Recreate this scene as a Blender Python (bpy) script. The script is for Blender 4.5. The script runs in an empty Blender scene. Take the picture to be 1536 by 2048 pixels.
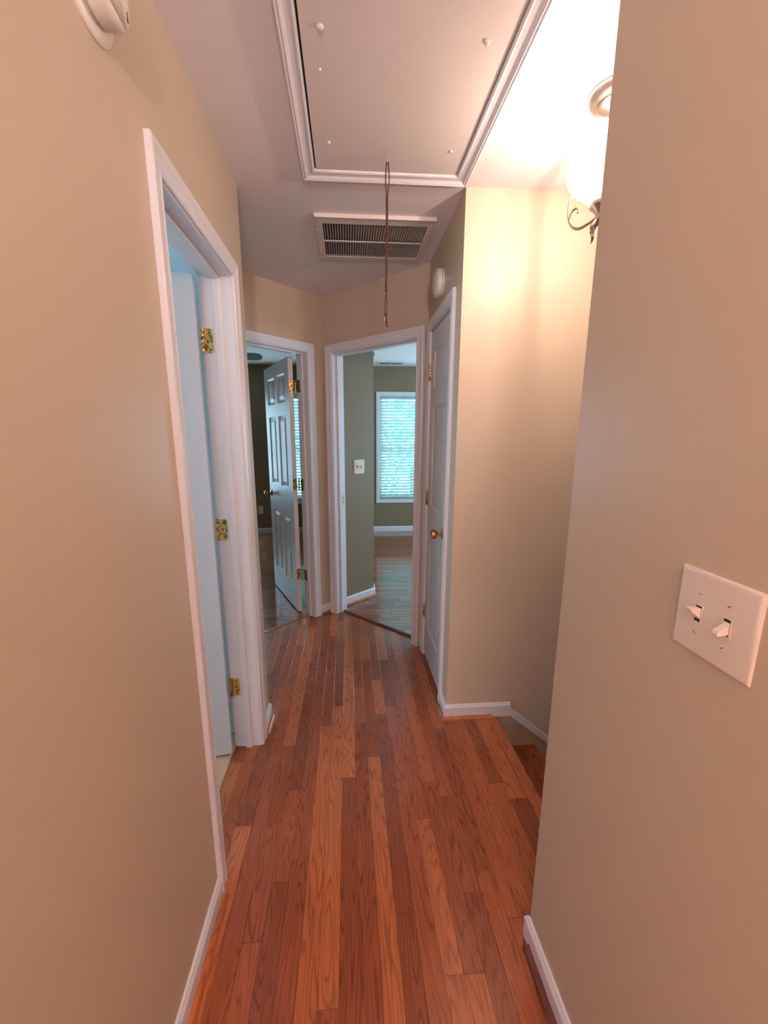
import bpy, bmesh, math, random
from mathutils import Vector, Matrix
import numpy as np
random.seed(7)
SC = bpy.context.scene
COL = SC.collection

# ------------------------------------------------------------------ camera
CAM_H = 1.452
yaw, pitch = math.radians(4.0392), math.radians(11.9106)
fwd = Vector((math.sin(yaw)*math.cos(pitch), math.cos(yaw)*math.cos(pitch), -math.sin(pitch)))
rgt = Vector((math.cos(yaw), -math.sin(yaw), 0)); upv = rgt.cross(fwd)
cd = bpy.data.cameras.new('camera'); cam = bpy.data.objects.new('camera', cd); COL.objects.link(cam)
cam.matrix_world = Matrix(((rgt.x, upv.x, -fwd.x, 0), (rgt.y, upv.y, -fwd.y, 0), (rgt.z, upv.z, -fwd.z, CAM_H), (0, 0, 0, 1)))
cd.sensor_fit = 'VERTICAL'; cd.sensor_height = 36; cd.lens = 36*824.04/2048
cd.shift_x = 12.96/2048; cd.shift_y = 22.07/2048; cd.clip_start = 0.02
SC.camera = cam

# ------------------------------------------------------------------ world, light, exposure
SC.view_settings.view_transform = 'Standard'; SC.view_settings.look = 'None'
SC.view_settings.gamma = 1; SC.view_settings.use_curve_mapping = False
SC.view_settings.exposure = 0.43
W = bpy.data.worlds.new('sky'); SC.world = W; W.use_nodes = True
bg = W.node_tree.nodes['Background']
bg.inputs[0].default_value = (0.50, 0.78, 1.0, 1); bg.inputs[1].default_value = 8.5

def lamp(kind, name, loc, power, color, **kw):
    l = bpy.data.lights.new(name, kind); l.energy = power; l.color = color
    for k, v in kw.items(): setattr(l, k, v)
    o = bpy.data.objects.new(name, l); o.location = loc; COL.objects.link(o); return o
WARM = (1.0, 0.88, 0.83)
PEND = (0.80, 1.395)
PEND_POWER = 24.0
FILL_POWER = 172.0
def portal(loc, rot, sx, sy):
    p = lamp('AREA', 'window_portal', loc, 1, (1, 1, 1), shape='RECTANGLE', size=sx, size_y=sy)
    p.rotation_euler = rot; p.data.cycles.is_portal = True; return p
R90 = math.pi/2
portal((0.95, 6.42, 1.27), (-R90, 0, 0), 1.1, 1.7)      # emits towards -y
portal((-0.72, 6.42, 1.27), (-R90, 0, 0), 1.1, 1.7)
portal((2.3, 6.42, 1.27), (-R90, 0, 0), 1.3, 1.7)
portal((3.15, 4.6, 1.35), (0, R90, 0), 1.6, 2.4)
portal((-2.22, 6.42, 1.27), (-R90, 0, 0), 1.5, 1.7)
portal((-2.62, .95, 1.5), (0, -R90, 0), 1.4, 1.6)

# ------------------------------------------------------------------ materials
def newmat(name):
    m = bpy.data.materials.new(name); m.use_nodes = True
    nt = m.node_tree; return m, nt, nt.nodes['Principled BSDF']
def srgb(r, g, b):
    f = lambda c: c/12.92 if c <= .04045 else ((c+.055)/1.055)**2.4
    return (f(r/255), f(g/255), f(b/255), 1)
def N(nt, t, **kw):
    n = nt.nodes.new(t)
    for k, v in kw.items(): setattr(n, k, v)
    return n
def paint(name, col, rough=.5, bump=.05, scale=350, var=.03, spec=.4):
    m, nt, b = newmat(name)
    g = N(nt, 'ShaderNodeNewGeometry')
    n1 = N(nt, 'ShaderNodeTexNoise'); n1.inputs['Scale'].default_value = scale; n1.inputs['Detail'].default_value = 2
    n2 = N(nt, 'ShaderNodeTexNoise'); n2.inputs['Scale'].default_value = 2.2; n2.inputs['Detail'].default_value = 3
    for n in (n1, n2): nt.links.new(g.outputs['Position'], n.inputs['Vector'])
    mx = N(nt, 'ShaderNodeMixRGB', blend_type='MULTIPLY'); mx.inputs[0].default_value = 1; mx.inputs[1].default_value = col
    rp = N(nt, 'ShaderNodeMapRange'); rp.inputs[3].default_value = 1-var; rp.inputs[4].default_value = 1+var
    nt.links.new(n2.outputs[0], rp.inputs[0]); nt.links.new(rp.outputs[0], mx.inputs[2]); nt.links.new(mx.outputs[0], b.inputs['Base Color'])
    bp = N(nt, 'ShaderNodeBump'); bp.inputs['Strength'].default_value = bump; bp.inputs['Distance'].default_value = .002
    nt.links.new(n1.outputs[0], bp.inputs['Height']); nt.links.new(bp.outputs[0], b.inputs['Normal'])
    b.inputs['Roughness'].default_value = rough; b.inputs['Specular IOR Level'].default_value = spec
    return m
def plain(name, col, rough=.4, metal=0, spec=.5, emis=0):
    m, nt, b = newmat(name)
    b.inputs['Base Color'].default_value = col; b.inputs['Roughness'].default_value = rough
    b.inputs['Metallic'].default_value = metal; b.inputs['Specular IOR Level'].default_value = spec
    if emis: b.inputs['Emission Color'].default_value = col; b.inputs['Emission Strength'].default_value = emis
    return m
HALL = paint('beige_wall_paint', srgb(207, 185, 164), .4, .06, spec=.25)
ROOM = paint('sage_wall_paint', srgb(140, 121, 97), .55, .05)
BATH = paint('bath_wall_paint', srgb(205, 212, 214), .5, .05)
CEIL = paint('ceiling_paint', srgb(240, 230, 232), .8, .12, 120)
TRIM = paint('white_trim_paint', srgb(230, 225, 230), .33, .02, 200, .012)
DOORW = paint('white_door_paint', srgb(222, 218, 220), .38, .04, 160, .012)
PLASTIC = plain('white_plastic', srgb(232, 220, 208), .35)
PLATE = plain('ivory_switch_plate', srgb(235, 218, 205), .3)
DARK = plain('dark_void', (.012, .01, .01, 1), .8)
DUSTY = paint('grille_enamel', srgb(226, 212, 205), .4, .02, 200)
FILTER = plain('shade_dark_filter', srgb(48, 38, 34), .95)  # sheet coloured dark to give the shade between the louvers
NICKEL = plain('pewter_metal', srgb(165, 150, 142), .38, .9)
FAN = plain('fan_blade_brown', srgb(92, 78, 74), .5)
CORD = plain('brown_cord', srgb(78, 34, 30), .8)
STEEL = plain('steel_hook', srgb(215, 205, 195), .3, .9)
RUBBER = plain('black_slot', (.02, .015, .015, 1), .6)
def brass():
    m, nt, b = newmat('aged_brass')
    n = N(nt, 'ShaderNodeTexNoise'); n.inputs['Scale'].default_value = 60; n.inputs['Detail'].default_value = 4
    g = N(nt, 'ShaderNodeNewGeometry'); nt.links.new(g.outputs['Position'], n.inputs['Vector'])
    r = N(nt, 'ShaderNodeValToRGB'); e = r.color_ramp.elements
    e[0].position = .38; e[0].color = srgb(140, 92, 48); e[1].position = .55; e[1].color = srgb(236, 196, 124)
    nt.links.new(n.outputs[0], r.inputs[0]); nt.links.new(r.outputs[0], b.inputs['Base Color'])
    b.inputs['Metallic'].default_value = .92; b.inputs['Roughness'].default_value = .27
    return m
BRASS = brass()
def wood(name, axis, dark, mid, light, rough=.25, rnd=True, coat=.35):
    """oak boards running along axis (0 x, 1 y); each object gets its own shade and its own grain"""
    m, nt, b = newmat(name); L = nt.links.new
    g = N(nt, 'ShaderNodeNewGeometry'); oi = N(nt, 'ShaderNodeObjectInfo')
    at = N(nt, 'ShaderNodeAttribute'); at.attribute_name = 'board'
    if rnd: rv = oi.outputs['Random']
    else: rv = at.outputs['Fac']
    off = N(nt, 'ShaderNodeMath', operation='MULTIPLY'); off.inputs[1].default_value = 37.0; L(rv, off.inputs[0])
    cb = N(nt, 'ShaderNodeCombineXYZ'); L(off.outputs[0], cb.inputs[0]); L(off.outputs[0], cb.inputs[1]); L(off.outputs[0], cb.inputs[2])
    ad = N(nt, 'ShaderNodeVectorMath', operation='ADD'); L(g.outputs['Position'], ad.inputs[0]); L(cb.outputs[0], ad.inputs[1])
    def scaled(s, v):
        x = N(nt, 'ShaderNodeVectorMath', operation='MULTIPLY'); L(s, x.inputs[0]); x.inputs[1].default_value = v; return x.outputs[0]
    lo = (1.5, 16, 16) if axis == 0 else (16, 1.5, 16)
    fi = (9, 230, 230) if axis == 0 else (230, 9, 230)
    # cathedral figure: contour lines of a stretched noise
    n1 = N(nt, 'ShaderNodeTexNoise'); n1.inputs['Scale'].default_value = 1; n1.inputs['Detail'].default_value = 1.5; L(scaled(ad.outputs[0], lo), n1.inputs['Vector'])
    mm = N(nt, 'ShaderNodeMath', operation='MULTIPLY'); mm.inputs[1].default_value = 17; L(n1.outputs[0], mm.inputs[0])
    fr = N(nt, 'ShaderNodeMath', operation='PINGPONG'); fr.inputs[1].default_value = .5; L(mm.outputs[0], fr.inputs[0])
    n2 = N(nt, 'ShaderNodeTexNoise'); n2.inputs['Scale'].default_value = 1; n2.inputs['Detail'].default_value = 3; L(scaled(ad.outputs[0], fi), n2.inputs['Vector'])
    n3 = N(nt, 'ShaderNodeTexNoise'); n3.inputs['Scale'].default_value = 3; n3.inputs['Detail'].default_value = 2; L(g.outputs['Position'], n3.inputs['Vector'])
    s1 = N(nt, 'ShaderNodeMapRange'); s1.inputs[1].default_value = .0; s1.inputs[2].default_value = .22; L(fr.outputs[0], s1.inputs[0])
    # board tone
    ramp = N(nt, 'ShaderNodeValToRGB'); e = ramp.color_ramp.elements
    e[0].position = 0; e[0].color = dark; e[1].position = 1; e[1].color = light; k = ramp.color_ramp.elements.new(.55); k.color = mid
    rr = N(nt, 'ShaderNodeTexWhiteNoise', noise_dimensions='1D'); L(off.outputs[0], rr.inputs['W']); L(rr.outputs['Value'], ramp.inputs[0])
    def mul(c, fac_sock, a, bb):
        r = N(nt, 'ShaderNodeMapRange'); r.inputs[3].default_value = a; r.inputs[4].default_value = bb; L(fac_sock, r.inputs[0])
        x = N(nt, 'ShaderNodeMixRGB', blend_type='MULTIPLY'); x.inputs[0].default_value = 1; L(c, x.inputs[1]); L(r.outputs[0], x.inputs[2]); return x.outputs[0]
    c = mul(ramp.outputs[0], s1.outputs[0], .64, 1.03)
    c = mul(c, n2.outputs[0], .62, 1.36)
    c = mul(c, n3.outputs[0], .88, 1.12)
    L(c, b.inputs['Base Color'])
    b.inputs['Roughness'].default_value = rough; b.inputs['Coat Weight'].default_value = coat; b.inputs['Coat Roughness'].default_value = .09
    b.inputs['Specular IOR Level'].default_value = .4
    bp = N(nt, 'ShaderNodeBump'); bp.inputs['Strength'].default_value = .12; bp.inputs['Distance'].default_value = .0006
    L(n2.outputs[0], bp.inputs['Height']); L(bp.outputs[0], b.inputs['Normal'])
    return m
OAK_Y = wood('red_oak_boards_long', 1, srgb(138, 70, 44), srgb(162, 86, 53), srgb(190, 108, 66))
OAK_X = wood('red_oak_boards_cross', 0, srgb(124, 70, 46), srgb(146, 84, 56), srgb(166, 98, 64), .2, False, .8)
OAK_TRIM = wood('red_oak_trim', 1, srgb(165, 92, 56), srgb(180, 100, 62), srgb(196, 112, 68), .25, True, .3)
OAK_DARK = wood('walnut_strip', 1, srgb(104, 58, 44), srgb(110, 60, 46), srgb(118, 66, 50), .3, True, .3)
TILE = paint('tan_tile', srgb(206, 168, 140), .35, .03, 90, .06)
GROUT = plain('grout', srgb(170, 150, 135), .9)
def slatmat():
    m, nt, b = newmat('blind_slat_cyan_cast')
    b.inputs['Base Color'].default_value = srgb(205, 214, 214); b.inputs['Roughness'].default_value = .45
    tr = N(nt, 'ShaderNodeBsdfTranslucent'); tr.inputs[0].default_value = srgb(180, 226, 222)  # cyan cast of the daylight tinted into the white slats
    mx = N(nt, 'ShaderNodeMixShader'); mx.inputs[0].default_value = .3
    nt.links.new(b.outputs[0], mx.inputs[1]); nt.links.new(tr.outputs[0], mx.inputs[2]); nt.links.new(mx.outputs[0], nt.nodes['Material Output'].inputs[0])
    return m
SLAT = slatmat()
def glassmat():
    m, nt, b = newmat('window_glass')
    tr = N(nt, 'ShaderNodeBsdfTransparent'); tr.inputs[0].default_value = (.93, .97, .96, 1)
    gl = N(nt, 'ShaderNodeBsdfGlossy'); gl.inputs['Roughness'].default_value = .02
    mx = N(nt, 'ShaderNodeMixShader'); mx.inputs[0].default_value = .05
    nt.links.new(tr.outputs[0], mx.inputs[1]); nt.links.new(gl.outputs[0], mx.inputs[2]); nt.links.new(mx.outputs[0], nt.nodes['Material Output'].inputs[0])
    return m
PANE = glassmat()
def shademat(name, strength, col):
    m, nt, b = newmat(name)
    tr = N(nt, 'ShaderNodeBsdfTransparent'); tr.inputs[0].default_value = (1, .96, .9, 1)
    em = N(nt, 'ShaderNodeEmission'); em.inputs[0].default_value = col; em.inputs[1].default_value = strength
    di = N(nt, 'ShaderNodeBsdfTranslucent'); di.inputs[0].default_value = (.9, .88, .84, 1)
    a = N(nt, 'ShaderNodeMixShader'); a.inputs[0].default_value = .4
    ad = N(nt, 'ShaderNodeAddShader')
    L = nt.links.new
    L(tr.outputs[0], a.inputs[1]); L(di.outputs[0], a.inputs[2]); L(a.outputs[0], ad.inputs[0]); L(em.outputs[0], ad.inputs[1]); L(ad.outputs[0], nt.nodes['Material Output'].inputs[0])
    return m
SHADE = shademat('lit_frosted_glass', 3.0, (1.0, .9, .76, 1))
def leafmat(name, c1, c2):
    m, nt, b = newmat(name)
    n = N(nt, 'ShaderNodeTexNoise'); n.inputs['Scale'].default_value = 3
    g = N(nt, 'ShaderNodeNewGeometry'); nt.links.new(g.outputs['Position'], n.inputs['Vector'])
    r = N(nt, 'ShaderNodeValToRGB'); r.color_ramp.elements[0].color = c1; r.color_ramp.elements[1].color = c2
    nt.links.new(n.outputs[0], r.inputs[0]); nt.links.new(r.outputs[0], b.inputs['Base Color']); b.inputs['Roughness'].default_value = .6
    return m
LEAF = leafmat('leaf_green', srgb(70, 120, 60), srgb(150, 190, 110))
BARK = plain('bark', srgb(90, 72, 58), .9)
GRASS = leafmat('lawn_green', srgb(80, 120, 60), srgb(120, 150, 80))

# ------------------------------------------------------------------ mesh helpers
class M:
    def __init__(s): s.v = []; s.f = []; s.m = []; s.sm = []
    def add(s, vs, fs, mi=0, smooth=False):
        b = len(s.v); s.v += [tuple(p) for p in vs]
        for f in fs: s.f.append(tuple(b+i for i in f)); s.m.append(mi); s.sm.append(smooth)
        return s
    def box(s, a, b, mi=0, fr=None):
        x0, y0, z0 = a; x1, y1, z1 = b
        vs = [(x, y, z) for z in (z0, z1) for y in (y0, y1) for x in (x0, x1)]
        if fr: vs = [fr(*p) for p in vs]
        return s.add(vs, [(0, 2, 3, 1), (4, 5, 7, 6), (0, 1, 5, 4), (2, 6, 7, 3), (0, 4, 6, 2), (1, 3, 7, 5)], mi)
    def cbox(s, a, b, c, mi=0, fr=None):
        """box with chamfered edges all round (chamfer c)"""
        bm = bmesh.new(); bmesh.ops.create_cube(bm, size=1)
        for v in bm.verts:
            v.co = Vector([(a[i]+b[i])/2+v.co[i]*(b[i]-a[i]) for i in range(3)])
        bmesh.ops.bevel(bm, geom=bm.edges[:], offset=c, segments=2, affect='EDGES', profile=.6)
        bm.verts.index_update(); bm.verts.ensure_lookup_table()
        vs = [fr(*v.co) if fr else tuple(v.co) for v in bm.verts]; fs = [[v.index for v in f.verts] for f in bm.faces]
        bm.free(); return s.add(vs, fs, mi)
    def prism(s, poly, z0, z1, mi=0, fr=None):
        n = len(poly); vs = [(x, y, z0) for x, y in poly]+[(x, y, z1) for x, y in poly]
        if fr: vs = [fr(*p) for p in vs]
        return s.add(vs, [tuple(range(n))[::-1], tuple(range(n, 2*n))]+[(i, (i+1) % n, n+(i+1) % n, n+i) for i in range(n)], mi)
    def sweep(s, prof, frames, mi=0, smooth=False, cap=True):
        """prof: list of 2D points; frames: list of functions (u,v)->xyz"""
        n = len(prof); vs = []
        for fr in frames: vs += [fr(u, v) for u, v in prof]
        fs = []
        for k in range(len(frames)-1):
            for i in range(n): j = (i+1) % n; fs.append((k*n+i, k*n+j, (k+1)*n+j, (k+1)*n+i))
        if cap: fs.append(tuple(range(n))[::-1]); fs.append(tuple((len(frames)-1)*n+i for i in range(n)))
        return s.add(vs, fs, mi, smooth)
    def lathe(s, prof, origin=(0, 0, 0), axis=(0, 0, 1), seg=32, mi=0, smooth=True, cap=True):
        """prof: (r, h) along axis"""
        A = Vector(axis).normalized(); t = Vector((1, 0, 0)) if abs(A.x) < .9 else Vector((0, 1, 0))
        U = A.cross(t).normalized(); V = A.cross(U); O = Vector(origin); vs = []
        for r, h in prof:
            for k in range(seg):
                a = 2*math.pi*k/seg; vs.append(O+A*h+(U*math.cos(a)+V*math.sin(a))*r)
        fs = []
        for i in range(len(prof)-1):
            for k in range(seg): j = (k+1) % seg; fs.append((i*seg+k, i*seg+j, (i+1)*seg+j, (i+1)*seg+k))
        if cap: fs.append(tuple(range(seg))[::-1]); fs.append(tuple((len(prof)-1)*seg+k for k in range(seg)))
        return s.add(vs, fs, mi, smooth)
    def tube(s, pts, r, seg=8, mi=0, flat=None):
        """round tube, or a ribbon if flat=(width, thickness) with side vector computed"""
        P = [Vector(p) for p in pts]; vs = []; n = len(P); up = None
        for i, p in enumerate(P):
            d = (P[min(i+1, n-1)]-P[max(i-1, 0)]).normalized()
            if up is None: up = d.cross(Vector((0, 0, 1))) if abs(d.z) < .95 else d.cross(Vector((1, 0, 0)))
            up = (up-d*up.dot(d)).normalized(); w = d.cross(up)
            rr = r[i] if isinstance(r, (list, tuple)) else r
            for k in range(seg):
                a = 2*math.pi*k/seg
                vs.append(p+(up*math.cos(a)+w*math.sin(a))*rr)
        fs = []
        for i in range(n-1):
            for k in range(seg): j = (k+1) % seg; fs.append((i*seg+k, i*seg+j, (i+1)*seg+j, (i+1)*seg+k))
        fs.append(tuple(range(seg))[::-1]); fs.append(tuple((n-1)*seg+k for k in range(seg)))
        return s.add(vs, fs, mi, True)
    def build(s, name, mats, parent=None, loc=None, sharp=True):
        me = bpy.data.meshes.new(name)
        me.from_pydata([tuple(v) for v in s.v], [], s.f)
        if not isinstance(mats, (list, tuple)): mats = [mats]
        for m in mats: me.materials.append(m)
        me.polygons.foreach_set('material_index', s.m); me.polygons.foreach_set('use_smooth', s.sm)
        bm = bmesh.new(); bm.from_mesh(me)
        for f in bm.faces: f.normal_update()
        bmesh.ops.recalc_face_normals(bm, faces=bm.faces); bm.to_mesh(me); bm.free()
        if any(s.sm):
            try: me.set_sharp_from_angle(angle=math.radians(40))
            except Exception: pass
        return link(name, me, parent, loc)
def link(name, me, parent=None, loc=None):
    o = bpy.data.objects.new(name, me); COL.objects.link(o)
    if loc is not None: o.location = loc
    if parent is not None: o.parent = parent
    return o
def tag(o, label, cat, group=None, kind=None):
    o['label'] = label; o['category'] = cat
    if group: o['group'] = group
    if kind: o['kind'] = kind
    return o
def struct(o, label, cat): return tag(o, label, cat, None, 'structure')
def empty(name, loc=(0, 0, 0)):
    o = bpy.data.objects.new(name, None); o.empty_display_size = .05; COL.objects.link(o); o.location = loc; return o
def recenter(o):
    """move the object's origin to its mesh centre (top-level meshes and parts built in world coordinates)"""
    me = o.data; n = len(me.vertices)
    c = sum((v.co for v in me.vertices), Vector())/n
    for v in me.vertices: v.co -= c
    o.location = o.location+c; return o
def frame(p, d, nrm):
    """local (s along wall, o out of wall towards viewer side, z) -> world"""
    p = Vector((p[0], p[1], 0)); d = Vector((d[0], d[1], 0)); nrm = Vector((nrm[0], nrm[1], 0))
    return lambda s, o, z: tuple(p+d*s+nrm*o+Vector((0, 0, z)))

# ------------------------------------------------------------------ measured plan
H = 2.44; XL = -.4332; XC = .4932; YS = 1.884; XR = .5119; YR = .9065; YLE = 1.957
FX, FY = -.1725, 3.2917; Q = math.sqrt(.5); TH = .115; CT = .0166; HD = 2.042
FL = frame((XL, 0), (0, 1), (1, 0))            # left wall: s = y
FA = frame((FX, FY), (-Q, -Q), (Q, -Q))        # angled wall of left bedroom
FB = frame((FX, FY), (Q, -Q), (-Q, -Q))        # angled wall of right bedroom
FC = frame((XC, 0), (0, 1), (-1, 0))           # closet wall: s = y

def wall(name, fr, s0, s1, z0=0., z1=H, opening=None, mats=(HALL, ROOM), label='', back=-TH):
    m = M(); mid = back/2
    def seg(a, b, c, d):
        m.box((a, mid, c), (b, 0, d), 0, fr); m.box((a, back, c), (b, mid, d), 1, fr)
    if opening:
        a, b, t = opening; g = .018
        seg(s0, a-g, z0, z1); seg(b+g, s1, z0, z1); seg(a-g, b+g, t+g, z1)
    else: seg(s0, s1, z0, z1)
    return struct(recenter(m.build(name, list(mats))), label, 'wall')

# ---- walls of the hall
def rounded_left():
    m = M(); r = .012; pts = [(XL-TH, -2.6), (XL, -2.6)]
    # wall with bullnose far corner, split by the bath doorway
    def poly(y0, y1, rnd):
        p = [(XL-TH/2, y0), (XL, y0)]
        if rnd: p += [(XL-r+r*math.cos(a), y1-r+r*math.sin(a)) for a in [math.radians(k) for k in range(0, 91, 15)]]
        else: p.append((XL, y1))
        return p+[(XL-TH/2, y1)]
    g = .018
    m.prism(poly(-2.6, 1.144-g, 0), 0, H, 0); m.prism(poly(1.751+g, YLE, 1), 0, H, 0)
    m.prism(poly(1.144-g, 1.751+g, 0), HD+g, H, 0)
    m.box((XL-TH, -2.6, 0), (XL-TH/2, 1.144-g, H), 1); m.box((XL-TH, 1.751+g, 0), (XL-TH/2, 1.842, H), 1)
    m.box((XL-TH, 1.144-g, HD+g), (XL-TH/2, 1.751+g, H), 1)
    return struct(recenter(m.build('wall_left', [HALL, BATH])), 'long beige wall along the left of the hall, with the nearest doorway in it', 'wall')
rounded_left()
m = M(); m.box((-3.3, 1.9, 0), (XL-TH/2, YLE, H), 0); m.box((-3.3, 1.842, 0), (XL-TH/2, 1.9, H), 1)
struct(recenter(m.build('wall_alcove', [HALL, BATH])), 'beige return wall running left behind the end of the left wall', 'wall')
wall('wall_back_left', FA, 0, 1.887, opening=(.166, .928, HD), label='angled beige wall holding the left bedroom doorway at the hall end')
wall('wall_back_right', FB, 0, .9414, opening=(.0901, .8521, HD), label='angled beige wall holding the right bedroom doorway at the hall end')
m = M(); m.box((XC, YS, 0), (XC+TH, 2.049-.018, H), 0); m.box((XC, 2.534+.018, 0), (XC+TH, 2.66, H), 0); m.box((XC, 2.049-.018, HD+.018), (XC+TH, 2.534+.018, H), 0)
struct(recenter(m.build('wall_closet', HALL)), 'short beige wall right of the hall around the closed closet door', 'wall')
m = M(); m.box((XC+TH, YS, 0), (4.2, YS+TH, H), 0); m.box((XC, YS, -2.7), (4.2, YS+TH, 0), 0)
struct(recenter(m.build('wall_stair', HALL)), 'brightly lit beige wall behind the stairwell, beside the closet', 'wall')
m = M(); m.box((XR, -2.6, 0), (XR+TH, YR, H), 0); m.box((XR+TH, YR-TH, 0), (4.2, YR, H), 0); m.box((XR, YR-TH, -2.7), (4.2, YR, 0), 0)
struct(recenter(m.build('wall_right', HALL)), 'nearest beige wall at the right edge, carrying the double light switch', 'wall')
m = M(); m.box((4.2, YR-TH, -2.7), (4.3, YS+TH, H), 0)
struct(recenter(m.build('wall_stair_end', HALL)), 'beige wall closing the far end of the stairwell', 'wall')
m = M(); m.box((XL-TH, -2.7, 0), (XR+TH, -2.6, H), 0)
struct(recenter(m.build('wall_front', HALL)), 'beige wall closing the hall behind the camera', 'wall')
# ---- bedrooms
YW = 6.25
def window_wall(name, x0, x1, wins, label):
    m = M(); xs = x0
    for (a, b, c, d) in wins:
        m.box((xs, YW, 0), (a, YW+.15, H), 0); m.box((a, YW, 0), (b, YW+.15, c), 0); m.box((a, YW, d), (b, YW+.15, H), 0); xs = b
    m.box((xs, YW, 0), (x1, YW+.15, H), 0)
    struct(recenter(m.build(name, ROOM)), label, 'wall')
WZ0, WZ1 = .51, 2.022
window_wall('wall_bedroom_right', -.25, 3.0, [(.478, 1.42, WZ0, WZ1), (1.75, 2.85, WZ0, WZ1)], 'sage green wall with the large blind-covered window in the right bedroom')
window_wall('wall_bedroom_left', -3.3, -.25, [(-2.95, -1.5, WZ0, WZ1), (-1.08, -.36, WZ0, WZ1)], 'sage green far wall of the left bedroom seen past its open door')
m = M(); m.prism([(-.12, 3.324), (.222, 3.618), (.222, 3.73), (-.2, 3.73), (-.2, YW), (-.31, YW), (-.31, 3.60)], 0, H)
struct(recenter(m.build('wall_partition', ROOM)), 'sage green angled wall just inside the right bedroom, with a white switch plate', 'wall')
m = M(); m.box((XC+TH*.2, 2.66, 0), (3.0, 2.76, H)); 
m.box((3.0, 2.66, 0), (3.1, 3.4, H)); m.box((3.0, 5.8, 0), (3.1, YW+.15, H)); m.box((3.0, 3.4, 0), (3.1, 5.8, .55)); m.box((3.0, 3.4, 2.1), (3.1, 5.8, H))
struct(recenter(m.build('wall_bedroom_side', ROOM)), 'sage green side walls of the right bedroom out of view', 'wall')
m = M(); m.box((-3.4, 1.842, 0), (-3.3, YW+.15, H)); m.box((-3.3, YLE, 0), (-1.52, YLE+.06, H))
struct(recenter(m.build('wall_bedroom_far_side', ROOM)), 'sage green side wall of the left bedroom out of view', 'wall')
m = M()
m.box((-2.5, -.1, 0), (-2.4, .25, H)); m.box((-2.5, 1.65, 0), (-2.4, 1.842, H)); m.box((-2.5, .25, 0), (-2.4, 1.65, .9)); m.box((-2.5, .25, 2.1), (-2.4, 1.65, H)); m.box((-2.5, -.2, 0), (XL-TH, -.1, H))
struct(recenter(m.build('wall_bathroom', BATH)), 'pale walls of the bathroom behind the left doorway', 'wall')

# ---- ceiling
m = M(); m.box((-3.4, -2.7, H), (4.3, 6.5, H+.08))
struct(recenter(m.build('ceiling', CEIL)), 'smooth white ceiling over the hall and the rooms', 'ceiling')

# ------------------------------------------------------------------ floors
def clip(poly, a, b, c):
    """keep a*x+b*y<=c"""
    out = []; n = len(poly)
    for i in range(n):
        p, q = poly[i], poly[(i+1) % n]; dp = a*p[0]+b*p[1]-c; dq = a*q[0]+b*q[1]-c
        if dp <= 0: out.append(p)
        if dp*dq < 0: t = dp/(dp-dq); out.append((p[0]+(q[0]-p[0])*t, p[1]+(q[1]-p[1])*t))
    return out
def area(p): return abs(sum(p[i][0]*p[(i+1) % len(p)][1]-p[(i+1) % len(p)][0]*p[i][1] for i in range(len(p))))/2
def dedupe(p):
    out = []
    for q in p:
        if not out or math.hypot(q[0]-out[-1][0], q[1]-out[-1][1]) > 1e-4: out.append(q)
    if len(out) > 1 and math.hypot(out[0][0]-out[-1][0], out[0][1]-out[-1][1]) < 1e-4: out.pop()
    return out
def plank_mesh(m, poly, top=0., th=.016, g=.0007, bev=.0004):
    poly = dedupe(poly)
    if len(poly) < 3 or area(poly) < 2e-4: return False
    if sum(poly[i][0]*poly[(i+1) % len(poly)][1]-poly[(i+1) % len(poly)][0]*poly[i][1] for i in range(len(poly))) < 0: poly = poly[::-1]
    cx = sum(p[0] for p in poly)/len(poly); cy = sum(p[1] for p in poly)/len(poly)
    def inset(d):
        o = []; n = len(poly)
        for i in range(n):
            a, b, c = poly[i-1], poly[i], poly[(i+1) % n]
            def nr(p, q): l = math.hypot(q[0]-p[0], q[1]-p[1]); return (-(q[1]-p[1])/l, (q[0]-p[0])/l)
            n1, n2 = nr(a, b), nr(b, c); k = 1+n1[0]*n2[0]+n1[1]*n2[1]; k = max(k, .3)
            o.append((b[0]+(n1[0]+n2[0])*d/k, b[1]+(n1[1]+n2[1])*d/k))
        return o
    r0 = inset(g*.5); r1 = inset(g*.5+bev); n = len(poly)
    vs = [(x, y, top-th) for x, y in r0]+[(x, y, top-bev*.5) for x, y in r0]+[(x, y, top) for x, y in r1]
    fs = [tuple(range(n))[::-1], tuple(range(2*n, 3*n))]
    for k in (0, n):
        fs += [(k+i, k+(i+1) % n, k+n+(i+1) % n, k+n+i) for i in range(n)]
    m.add(vs, fs); return True
BW = .0572
SEAM_A = 3.4642+.085      # y - x
SEAM_B = 3.1192+.11       # x + y
floor_m = M(); floor_m.box((-3.3, -2.6, -.08), (.60, 6.4, -.0165)); floor_m.box((.60, 1.95, -.08), (3.1, 6.4, -.0165)); floor_m.box((.60, YR-.02, -.08), (.74, 1.95, -.0165))
floor = struct(recenter(floor_m.build('floor', DARK)), 'reddish oak strip floor of the hall and the rooms beyond', 'floor')
fl_inv = floor.location.copy()
npl = 0
x = -.4332-2*BW-.012 - BW*18
row = 0
planks = []
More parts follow.
